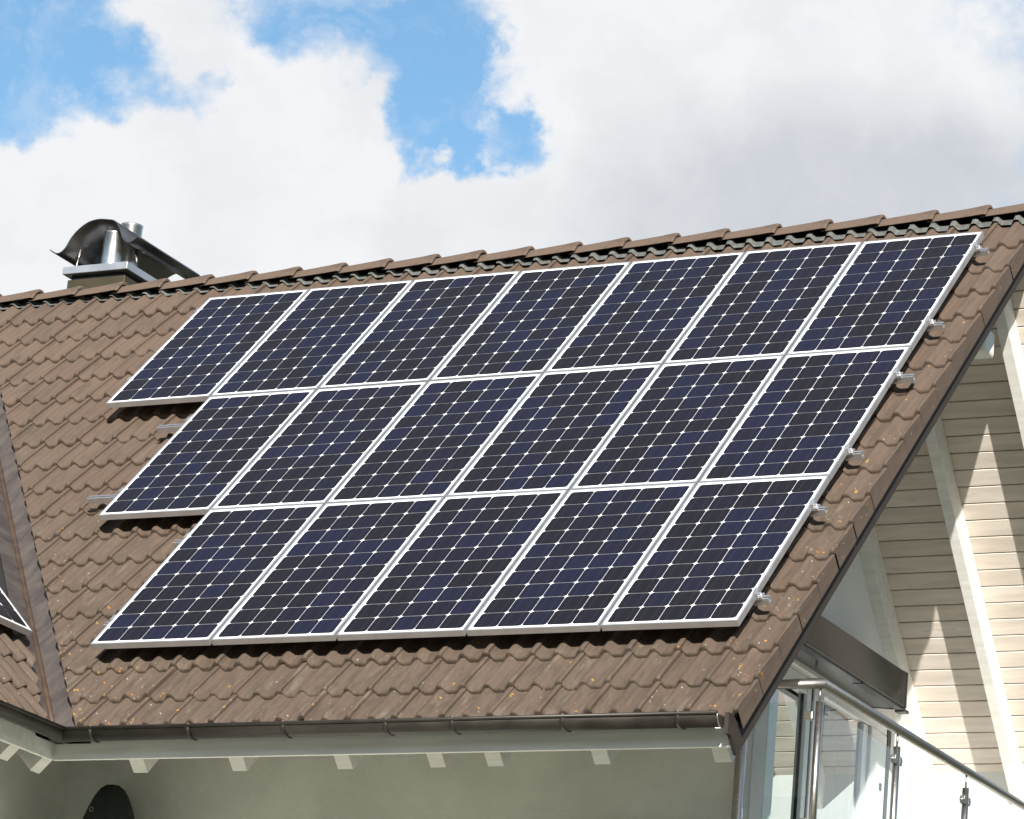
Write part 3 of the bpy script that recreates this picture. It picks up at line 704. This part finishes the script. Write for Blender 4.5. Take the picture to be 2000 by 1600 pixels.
# ================================================================== balcony railing
rl = empty("balcony_railing", (.98, -.4, 5.44))
XR = .98; RZ = 6.495
def L_(p): return (p[0] - .98, p[1] + .4, p[2] - 5.44)
mb = MB(); mb.tube([L_(p) for p in ((.39, -2.59, RZ), (XR, -2.59, RZ), (XR, 3.16, RZ + .045))], .0215, 20); mb.build("handrail", M['steel'], rl)
for y in (-2.575, -1.395, -.217, .98, 2.15):
    zt = RZ + .045 * (y + 2.59) / 5.75
    mb = MB(); xx = XR - (.012 if y < -2 else 0)
    mb.tube([L_((xx, y, 5.44)), L_((xx, y, zt - .105))], .0215, 18); mb.tube([L_((xx, y, zt - .11)), L_((xx, y, zt - .015))], .0065, 10)
    post = mb.build("post", M['steel'], rl)
    for z in (zt - .185, zt - .80):
        if y < -2:
            mb = MB(); mb.box(*[q for pr in ((L_((xx - .085, 0, 0))[0], L_((xx - .03, 0, 0))[0]), (L_((0, y - .022, 0))[1], L_((0, y + .012, 0))[1]), (z - .024 - 5.44, z + .024 - 5.44)) for q in pr])
            mb.build("glass_clamp", M['steel'], post, bevel=.006)
        else:
            mb = MB()
            for sg in (-1, 1):
                pts_ = [L_((XR - .018, y + sg * .015, z - .026)), L_((XR - .018, y + sg * .050, z - .026)), L_((XR - .018, y + sg * .060, z)), L_((XR - .018, y + sg * .050, z + .026)), L_((XR - .018, y + sg * .015, z + .026))]
                mb.prism(pts_, (0, 0, 0), (.036, 0, 0))
            mb.build("glass_clamp", M['steel'], post, bevel=.004)
def pane_box(a, b_):
    mb = MB(); mb.box(min(a[0], b_[0]), max(a[0], b_[0]), min(a[1], b_[1]), max(a[1], b_[1]), min(a[2], b_[2]), max(a[2], b_[2])); mb.build("glass_pane", M['glass'], rl, bevel=.001)
pane_box(L_((.66, -2.595, 5.50)), L_((XR - .05, -2.587, RZ - .105)))
for ya, yb in ((-2.535, -1.44), (-1.355, -.26), (-.18, .94), (1.02, 2.11), (2.19, 3.15)):
    pane_box(L_((XR - .004, ya, 5.50)), L_((XR + .004, yb, RZ - .125)))
tag(rl, "stainless steel balcony railing with clear glass panes under the gable overhang", "railing")

# ================================================================== awning cassette
aw = empty("awning_cassette", (-.63, 1.1, 7.6))
mb = MB()
y0, y1 = .05, 2.03
pr = [(-.629, 7.50), (-.36, 7.475), (-.345, 7.49), (-.345, 7.735), (-.40, 7.765), (-.629, 7.765)]
mb.prism([(x + .63, 0, z - 7.6) for x, z in pr], (0, y0 - 1.1, 0), (0, y1 - 1.1, 0)); mb.build("housing", M['awning'], aw, bevel=.006)
mb = MB(); mb.box(.235, .292, y0 - 1.1, y1 - 1.07, -.142, -.128); mb.box(.225, .30, y1 - 1.14, y1 - 1.06, -.150, -.132); mb.box(.225, .30, .1, .2, -.146, -.130); mb.build("front_rail", M['black'], aw)
mb = MB(); mb.prism([(x + .63, 0, z - 7.6) for x, z in [(-.628, 7.497), (-.358, 7.472), (-.341, 7.488), (-.341, 7.737), (-.398, 7.768), (-.628, 7.768)]], (0, y1 - 1.1 + .001, 0), (0, y1 - 1.085, 0)); mb.build("end_plate", M['awning'], aw)
tag(aw, "dark grey awning cassette fixed to the gable wall above the balcony door", "awning")

# ================================================================== covered parasol on a terrace
mb = MB(); mb.box(-4.18, .38, -4.8, -2.41, 3.2, 3.35); mb.build("terrace_slab", M['floor'], house)
pa = empty("covered_parasol", (-3.68, -2.65, 3.53))
prof_ = [(0.02, 2.43), (.045, 2.425), (.075, 2.405), (.105, 2.36), (.135, 2.29), (.16, 2.22), (.19, 2.1), (.21, 1.9), (.22, 1.5), (.2, .9), (.15, .5), (.12, .4)]
seg = 64; vs = []
for r_, z in prof_:
    for j in range(seg):
        a = 2 * math.pi * j / seg
        vs.append((r_ * (1 + .09 * math.sin(7 * a + z * 1.3) + .05 * math.sin(13 * a + z * 2)) * math.cos(a), r_ * (1 + .09 * math.sin(7 * a + z * 1.3) + .05 * math.sin(13 * a + z * 2)) * math.sin(a) * .75, z))
mb = MB(); mb.add(vs, [(i * seg + j, i * seg + (j + 1) % seg, (i + 1) * seg + (j + 1) % seg, (i + 1) * seg + j) for i in range(len(prof_) - 1) for j in range(seg)] + [tuple(range(seg))], True)
cv = mb.build("fabric_cover", M['cover'], pa)
mb = MB(); mb.tube([(-.06 + .013 * math.cos(a), -.112, 2.255 + .013 * math.sin(a)) for a in [2 * math.pi * j / 16 for j in range(17)]], .004, 8); mb.build("eyelet", M['steel'], cv)
mb = MB(); mb.tube([(0, 0, .03), (0, 0, .45)], .025, 14); mb.build("pole", M['steel'], pa)
mb = MB(); mb.tube([(0, 0, 0), (0, 0, .06)], .28, 24); mb.build("base", M['black'], pa)
tag(pa, "closed parasol in a dark green fabric cover in front of the plastered wall", "parasol")

# ================================================================== plants
def leafy(name, loc, top, n, spread, parent_label, cat, size=.06, stems=3, pot=None):
    t = empty(name, loc)
    mb = MB(); lf = MB()
    for s_ in range(stems):
        a = rnd.uniform(0, 6.28); pth = []
        ex = Vector((math.cos(a) * spread * rnd.uniform(.3, 1), math.sin(a) * spread * rnd.uniform(.3, 1), top * rnd.uniform(.86, 1.0)))
        for i in range(9):
            q = i / 8; pth.append(Vector((ex.x * q ** 1.6, ex.y * q ** 1.6, ex.z * q)))
        mb.tube(pth, .012, 7, rr=[.014 - .011 * i / 8 for i in range(9)])
        for k in range(n):
            q = rnd.uniform(.45, 1.0); p = Vector((ex.x * q ** 1.6, ex.y * q ** 1.6, ex.z * q))
            d = Vector((rnd.uniform(-1, 1), rnd.uniform(-1, 1), rnd.uniform(-.3, .7))).normalized(); sd_ = d.cross(Vector((rnd.uniform(-1, 1), rnd.uniform(-1, 1), 1))).normalized(); up = d.cross(sd_)
            l = size * rnd.uniform(.7, 1.3)
            lf.add([p, p + d * l * .35 + sd_ * l * .22 + up * l * .05, p + d * l * .7 + sd_ * l * .17 + up * l * .03, p + d * l, p + d * l * .7 - sd_ * l * .17 + up * l * .03, p + d * l * .35 - sd_ * l * .22 + up * l * .05], [(0, 1, 2, 3), (0, 3, 4, 5)])
    mb.build("stem", M['stem'], t); lf.build("leaves", M['leaf'], t, rec=False)
    if pot:
        pm = MB(); pm.tube([(0, 0, 0), (0, 0, pot)], .12, 20, rr=[.09, .13]); pm.build("pot", M['pot'], t)
    tag(t, parent_label, cat); return t
leafy("tall_shrub", (1.36, -.28, 0), 6.42, 70, .16, "tall green shrub whose tip reaches the railing at the right edge", "shrub", .10, 4)
leafy("potted_plant", (.10, -1.45, 5.44), .68, 12, .15, "small leafy plant behind the glass front of the balcony", "plant", .07, 4, pot=.2)
